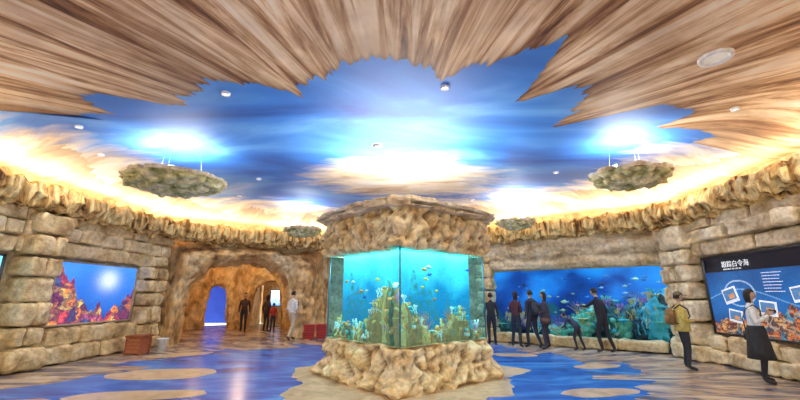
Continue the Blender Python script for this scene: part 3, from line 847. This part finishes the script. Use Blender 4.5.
def person(name,x,y,heading,h=1.7,pose=None,top=(.1,.1,.12),bottom=(.05,.05,.07),shoes=(.03,.03,.03),hair=(.015,.012,.01),female=False,sleeve='long',bend=0,hair_len=0,headturn=0,headtilt=0,backpack=None,bag=None,skirt=None,cap=None,camera=False,coat=None):
    k=h/1.72
    J=dict(pelvis=(0,0,.96),spine=(0,.0,1.14),chest=(0,.0,1.32),nb=(0,.01,1.46),neck=(0,.0,1.53),head=(0,-.01,1.60),
      hipL=(.09,0,.90),kneeL=(.10,-.02,.50),ankL=(.10,.03,.09),toeL=(.13,-.13,.035),
      hipR=(-.09,0,.90),kneeR=(-.10,-.02,.50),ankR=(-.10,.03,.09),toeR=(-.13,-.13,.035),
      shL=(.17,.01,1.41),elL=(.22,.04,1.13),wrL=(.23,-.04,.90),haL=(.23,-.06,.83),
      shR=(-.17,.01,1.41),elR=(-.22,.04,1.13),wrR=(-.23,-.04,.90),haR=(-.23,-.06,.83))
    if female:
        J['shL']=(.15,.01,1.40); J['shR']=(-.15,.01,1.40)
    if pose: J.update(pose)
    J={a:Vector(b) for a,b in J.items()}
    upper=['spine','chest','nb','neck','head','shL','elL','wrL','haL','shR','elR','wrR','haR']
    piv=J['pelvis']
    cb,sb=math.cos(bend),math.sin(bend)
    def bd(p):
        q=p-piv; return piv+Vector((q.x,q.y*cb-q.z*sb,q.y*sb+q.z*cb))
    for u in upper: J[u]=bd(J[u])
    rad=dict(pelvis=.135,spine=.115 if female else .128,chest=.135 if female else .148,nb=.085,neck=.052,head=.05,
      hip=.095,knee=.062,ank=.045,toe=.036,sh=.066 if not female else .056,el=.046,wr=.030,ha=.033)
    names=list(J.keys()); idx={n:i for i,n in enumerate(names)}
    E=[('pelvis','spine'),('spine','chest'),('chest','nb'),('nb','neck'),('neck','head')]
    for s in 'LR':
        E+=[('pelvis','hip'+s),('hip'+s,'knee'+s),('knee'+s,'ank'+s),('ank'+s,'toe'+s),('chest','sh'+s),('sh'+s,'el'+s),('el'+s,'wr'+s),('wr'+s,'ha'+s)]
    def rr(n): return rad[n[:-1]] if n[-1] in 'LR' and n[:-1] in rad else rad[n]
    me=skin_mesh([J[n] for n in names],[(idx[a],idx[b]) for a,b in E],[rr(n) for n in names],[idx['pelvis']],2)
    root=empty(name)
    M=Matrix.Translation((x,y,0))@Matrix.Rotation(heading,4,'Z')@Matrix.Scale(k,4)
    mats=[plain('skin',SK,.5),plain(name+'_top',top,.8),plain(name+'_bottom',bottom,.8),plain(name+'_shoes',shoes,.5)]
    for m in mats: me.materials.append(m)
    def lab(a,b):
        if a in('neck',) or (a=='nb'and b=='neck'): return 0 if a=='neck' else 1
        if a.startswith('hip') or a.startswith('knee'): return 2
        if a.startswith('ank'): return 3
        if a.startswith('wr'): return 0
        if a.startswith('el'): return 1 if sleeve=='long' else 0
        return 1
    for p in me.polygons:
        c=Vector(p.center); best=9;L=1
        for a,b in E:
            d,t=segd(c,J[a],J[b]); d-=(rr(a)*(1-t)+rr(b)*t)
            if d<best:
                best=d; L=lab(a,b)
                if a=='pelvis': L=2 if (b!='spine' or t<.25) else 1
                if a.startswith('wr') and t<.1 and sleeve=='long': L=1
                if a.startswith('knee') and t>.93: L=3
                if a=='nb' and b=='neck': L=0 if t>.35 else 1
        p.material_index=L; p.use_smooth=True
    me.transform(M)
    zmin=min(v.co.z for v in me.vertices)
    D=Matrix.Translation((0,0,-zmin)); me.transform(D); M=D@M
    o=bpy.data.objects.new('body',me); COL.objects.link(o); o.parent=root
    FV=[];FE=[];FR=[];FRo=[]
    for s in 'LR':
        w=J['wr'+s]; hd=J['ha'+s]; d=(hd-w).normalized()
        sgn=1 if s=='L' else -1
        fwd=Vector((0,-1,0)); sd=(fwd-d*fwd.dot(d))
        if sd.length<.35: sd=Vector((-sgn,0,0))-d*Vector((-sgn,0,0)).dot(d)
        sd.normalize(); inn=d.cross(sd)
        if inn.dot(Vector((-sgn,0,-.3)))<0: inn=-inn
        for off,ln in ((.024,.075),(.008,.085),(-.008,.08),(-.024,.062)):
            b0=hd+sd*off-d*.01; p1=b0+d*(ln*.42+.025)+sd*off*.25; p2=p1+(d*.85+inn*.5).normalized()*ln*.33; p3=p2+(d*.6+inn*.8).normalized()*ln*.26
            n0=len(FV); FV+=[b0,p1,p2,p3]; FE+=[(n0,n0+1),(n0+1,n0+2),(n0+2,n0+3)]; FR+=[.0095,.009,.008,.0065]; FRo.append(n0)
        b0=hd-d*.035+sd*.015; p1=b0+(sd*.8+d*.6).normalized()*.045; p2=p1+(sd*.4+d*.9+inn*.3).normalized()*.035
        n0=len(FV); FV+=[b0,p1,p2]; FE+=[(n0,n0+1),(n0+1,n0+2)]; FR+=[.012,.010,.008]; FRo.append(n0)
    mf=skin_mesh(FV,FE,FR,FRo,1); mf.materials.append(mats[0]); mf.transform(M)
    o=bpy.data.objects.new('fingers',mf); COL.objects.link(o); o.parent=root
    up=(J['head']-J['neck']).normalized() if bend else Vector((0,0,1))
    hc=J['head']+up*.075+Vector((0,-.01,0))
    HR=Matrix.Rotation(headturn,3,'Z')@Matrix.Rotation(-bend*.6-headtilt,3,'X').inverted()
    bm=bmesh.new()
    t=bmesh.new(); bmesh.ops.create_uvsphere(t,u_segments=24,v_segments=18,radius=1)
    for v in t.verts:
        n=v.co.copy(); p=Vector((n.x*.074,n.y*.092,n.z*.112))
        if n.z<0: 
            f=1+.32*n.z; p.x*=f; 
            p.y*= (1+.15*n.z) if n.y<0 else (1+.35*n.z)
        if n.y<-.8 and abs(n.x)<.18 and -.45<n.z<.12: p.y-=.018*(1-abs(n.x)/.18)*(1-abs(n.z+.2)/.4)
        if n.y<-.5 and .0<n.z<.25 and .2<abs(n.x)<.6: p.y+=.006
        v.co=p
    tm=bpy.data.meshes.new('t'); t.to_mesh(tm); t.free(); bm.from_mesh(tm)
    for s in(-1,1):
        sph(bm,(s*.029,-.078,.008),(.012,.008,.007),1,10,8); sph(bm,(s*.029,-.0855,.008),(.0055,.003,.0055),2,8,6)
        sph(bm,(s*.029,-.083,.026),(.016,.005,.003),2,8,6)
        sph(bm,(s*.075,.006,-.005),(.009,.017,.028),0,10,8)
    sph(bm,(0,-.082,-.052),(.022,.007,.006),3,10,6)
    for v in bm.verts: v.co=M@(hc+HR@v.co)
    bm_obj('head',bm,[mats[0],plain('eye_white',(.85,.85,.82),.3),plain('eye_dark',(.02,.015,.01),.3),plain('lips',(.45,.14,.12),.5)],root)
    bm=bmesh.new(); t=bmesh.new(); bmesh.ops.create_uvsphere(t,u_segments=28,v_segments=20,radius=1)
    dele=[]
    for v in t.verts:
        n=v.co.copy()
        p=Vector((n.x*.086,n.y*.102+.008,n.z*.122+.006)); p+=n*.006*noise.noise(n*9)
        if hair_len and n.z<0.1 and n.y>-.25:
            p.z-=hair_len*(.1-n.z)*.9; p.x*=1-.15*(.1-n.z)
        if (n.y<-.35 and n.z<.45) or (n.z<-.35 and not hair_len) or (n.z<.1 and n.y<-.05): dele.append(v)
        v.co=p
    bmesh.ops.delete(t,geom=dele,context='VERTS')
    tm=bpy.data.meshes.new('t'); t.to_mesh(tm); t.free(); bm.from_mesh(tm)
    for v in bm.verts: v.co=M@(hc+HR@v.co)
    ho=bm_obj('hair',bm,plain('hair',hair,.45),root)
    so=ho.modifiers.new('t','SOLIDIFY'); so.thickness=.012; so.offset=-1
    if cap:
        bm=bmesh.new(); t=bmesh.new(); bmesh.ops.create_uvsphere(t,u_segments=24,v_segments=16,radius=1)
        bmesh.ops.delete(t,geom=[v for v in t.verts if v.co.z<.05],context='VERTS')
        for v in t.verts: v.co=Vector((v.co.x*.094,v.co.y*.112,v.co.z*.118+.03))
        tm=bpy.data.meshes.new('t'); t.to_mesh(tm); t.free(); bm.from_mesh(tm)
        boxm(bm,Matrix.Translation((0,-.14,.045)),(.13,.10,.01),0,.004)
        for v in bm.verts: v.co=M@(hc+HR@v.co)
        bm_obj('cap',bm,plain(name+'_cap',cap,.7),root)
    if skirt:
        bm=bmesh.new(); N=28; rg=[]
        for j,(z,rx,ry) in enumerate([(1.08,.135,.125),(.98,.165,.145),(.85,.19,.16),(.65,.205,.18),(skirt[1],.235,.21)]):
            rg.append([bm.verts.new(M@Vector(((rx+.012*math.sin(i*2.2)*j/4)*math.cos(2*math.pi*i/N),(ry+.012*math.sin(i*2.2)*j/4)*math.sin(2*math.pi*i/N),z))) for i in range(N)])
        for j in range(4):
            for i in range(N): bm.faces.new((rg[j][i],rg[j][(i+1)%N],rg[j+1][(i+1)%N],rg[j+1][i]))
        so=bm_obj('skirt',bm,plain(name+'_skirt',skirt[0],.85),root)
        q=so.modifiers.new('t','SOLIDIFY'); q.thickness=.008
    def bm4(p): 
        q=bd(Vector(p)); return Matrix.Translation(q)@Matrix.Rotation(-bend,4,'X').inverted()
    if coat:
        bm=bmesh.new(); N=28; rg=[]
        for j,(z,rx,ry) in enumerate([(1.38,.165,.13),(1.2,.165,.145),(1.0,.165,.15),(coat[1],.18,.16)]):
            rg.append([bm.verts.new(M@bd(Vector((rx*math.cos(2*math.pi*i/N),ry*math.sin(2*math.pi*i/N),z)))) for i in range(N)])
        for j in range(3):
            for i in range(N): bm.faces.new((rg[j][i],rg[j][(i+1)%N],rg[j+1][(i+1)%N],rg[j+1][i]))
        so=bm_obj('jacket',bm,plain(name+'_jacket',coat[0],.85),root)
        q=so.modifiers.new('t','SOLIDIFY'); q.thickness=.008
    if backpack:
        bm=bmesh.new(); boxm(bm,M@bm4((0,.21,1.22)),(.28,.16,.40),0,.05); boxm(bm,M@bm4((0,.30,1.14)),(.20,.06,.2),0,.025)
        for s in(-1,1):
            pts=[(s*.10,.15,1.40),(s*.11,.02,1.50),(s*.11,-.13,1.40),(s*.12,-.15,1.22),(s*.13,.02,1.06),(s*.11,.16,1.06)]
            for a,b in zip(pts[:-1],pts[1:]): tube(bm,M@bd(Vector(a)),M@bd(Vector(b)),.014,.014,6,1)
        bm_obj('backpack',bm,[plain(name+'_pack',backpack,.8),plain('strap',(.04,.04,.05),.7)],root)
    if bag:
        bm=bmesh.new(); boxm(bm,M@bm4((.24,.03,.86)),(.10,.30,.24),0,.035)
        pts=[(.24,-.09,.96),(.17,-.14,1.2),(.02,-.13,1.38),(-.12,-.02,1.48),(-.08,.10,1.40),(.1,.16,1.2),(.24,.13,.97)]
        for a,b in zip(pts[:-1],pts[1:]): tube(bm,M@bd(Vector(a)),M@bd(Vector(b)),.011,.011,6,0)
        bm_obj('shoulder_bag',bm,plain(name+'_bag',bag,.6),root)
    if camera:
        c=(J['haL']+J['haR'])/2+Vector((0,-.02,.03))
        bm=bmesh.new(); boxm(bm,M@Matrix.Translation(c),(.12,.045,.075),0,.01); tube(bm,M@(c+Vector((0,-.02,0))),M@(c+Vector((0,-.09,0))),.03*k,.03*k,14,0)
        bm_obj('camera',bm,plain('camera_black',(.02,.02,.02),.3),root)
    return root
HP=dict(elL=(.22,.0,1.14),wrL=(.12,-.20,1.27),haL=(.08,-.25,1.33),elR=(-.22,.0,1.14),wrR=(-.12,-.20,1.27),haR=(-.08,-.25,1.33))
HOLD=dict(elL=(.20,.02,1.13),wrL=(.10,-.20,1.12),haL=(.05,-.25,1.14),elR=(-.20,.02,1.13),wrR=(-.10,-.20,1.12),haR=(-.05,-.25,1.14))
WALK=dict(kneeL=(.09,-.16,.52),ankL=(.09,-.13,.09),toeL=(.10,-.30,.04),kneeR=(-.09,.04,.49),ankR=(-.09,.26,.13),toeR=(-.10,.13,.035))
STAND2=dict(kneeL=(.13,-.06,.50),ankL=(.17,.0,.09),toeL=(.22,-.15,.035),ankR=(-.12,.04,.09))
rad=math.radians
person('man',-4.1,15.1,rad(150),1.74,WALK,top=(.85,.85,.83),bottom=(.60,.50,.35),sleeve='short')
person('woman',6.98,7.85,rad(55),1.68,{**HP,**STAND2},top=(.82,.84,.82),bottom=(.02,.02,.03),female=True,hair_len=.12,bag=(.03,.03,.04),skirt=((.03,.03,.035),.45),camera=True,sleeve='long')
person('woman',6.5,9.2,rad(75),1.63,{**HOLD,**STAND2},top=(.65,.50,.12),bottom=(.03,.03,.04),female=True,backpack=(.30,.16,.06),cap=(.15,.12,.06),coat=((.60,.48,.14),.88))
person('man',3.1,13.5,rad(170),1.66,None,top=(.03,.03,.04),bottom=(.02,.02,.03))
person('woman',3.82,13.1,rad(140),1.70,{**HOLD,**STAND2},top=(.10,.03,.04),bottom=(.03,.03,.05),female=True,hair_len=.15,bend=.06)
person('man',4.28,12.9,rad(200),1.74,{**WALK},top=(.04,.04,.06),bottom=(.03,.03,.05),backpack=(.05,.05,.07))
person('woman',4.64,12.7,rad(-120),1.68,{**HOLD,**STAND2},top=(.05,.05,.08),bottom=(.04,.04,.07),female=True,hair_len=.2,bag=(.1,.05,.04),coat=((.05,.05,.07),.8))
REACH=dict(elL=(.20,-.24,1.30),wrL=(.18,-.46,1.36),haL=(.17,-.53,1.40),kneeL=(.10,-.12,.52),ankL=(.11,-.02,.09),toeL=(.12,-.18,.035),ankR=(-.12,.20,.09),kneeR=(-.11,.04,.5),toeR=(-.14,.05,.035))
person('child',5.45,12.3,rad(-140),1.25,REACH,top=(.04,.05,.10),bottom=(.03,.03,.05),bend=.85,headtilt=-.5)
person('man',6.05,11.9,rad(-150),1.80,REACH,top=(.02,.02,.03),bottom=(.02,.02,.03),bend=.20)
person('man',-7.2,18.3,rad(20),1.70,WALK,top=(.06,.03,.03),bottom=(.03,.03,.04))
person('woman',-6.25,18.6,rad(160),1.62,None,top=(.05,.03,.03),bottom=(.03,.03,.03),female=True,hair_len=.15)
person('child',-5.85,18.3,rad(190),1.25,None,top=(.55,.06,.04),bottom=(.05,.05,.08))

# ------------------------------------------------------------ small props
bm=bmesh.new(); wx,wy=-7.45,11.5
for M_,s in ((Matrix.Translation((wx,wy,.5)),(.5,.5,.05)),(Matrix.Translation((wx,wy,.25)),(.42,.42,.44))): boxm(bm,M_,s,0,.01)
for sx_ in(-1,1):
    for sy_ in(-1,1): boxm(bm,Matrix.Translation((wx+sx_*.2,wy+sy_*.2,.24)),(.06,.06,.48),0,.006)
for k in range(4): boxm(bm,Matrix.Translation((wx,wy-.215,.1+.1*k)),(.36,.012,.07),1,.003)
bm_obj('wooden_cabinet',bm,[plain('red_wood',(.36,.10,.04),.5),plain('red_wood2',(.48,.17,.07),.5)],None,False)
def lathe(name,x,y,prof,mat,parent=None,N=28):
    V=[];F=[]
    for r,z in prof:
        for i in range(N): V.append((x+r*math.cos(2*math.pi*i/N),y+r*math.sin(2*math.pi*i/N),z))
    for j in range(len(prof)-1):
        for i in range(N): F.append((j*N+i,j*N+(i+1)%N,(j+1)*N+(i+1)%N,(j+1)*N+i))
    F.append(tuple(range(N))[::-1])
    return mk(name,V,F,mat,parent)
lathe('waste_bin',-7.15,12.15,[(.11,0),(.15,.34),(.165,.35),(.165,.37),(.145,.37),(.10,.02),(.0,.02)],plain('white_plastic',(.85,.86,.84),.4))
bm=bmesh.new()
for i,(dx,dz) in enumerate(((0,.0),(.02,.27),(.48,.0),(.46,.27))):
    M_=Matrix.Translation((-3.55+dx,15.55+.2*(dx>.3),dz+.13))@Matrix.Rotation(.3,4,'Z')
    boxm(bm,M_,(.42,.3,.25),0,.012)
    for k in range(3): boxm(bm,M_@Matrix.Translation((0,-.152,-.07+.07*k)),(.34,.012,.03),1,.003)
    boxm(bm,M_@Matrix.Translation((0,0,.12)),(.45,.33,.025),0,.006)
bm_obj('red_crate_stack',bm,[plain('red_plastic',(.55,.03,.02),.4),plain('red_dark',(.25,.01,.01),.5)],None,False)

# ------------------------------------------------------------ world + camera
w=bpy.data.worlds.new('world'); scene.world=w; w.use_nodes=True
w.node_tree.nodes['Background'].inputs[0].default_value=(1,.93,.84,1); w.node_tree.nodes['Background'].inputs[1].default_value=2.0
cam=bpy.data.cameras.new('camera'); cam.sensor_width=36; cam.lens=17.1; cam.clip_start=.05; cam.clip_end=200
co=bpy.data.objects.new('camera',cam); COL.objects.link(co); co.location=(0,0,1.6); co.rotation_euler=(math.radians(90+14.2),0,0)
scene.camera=co
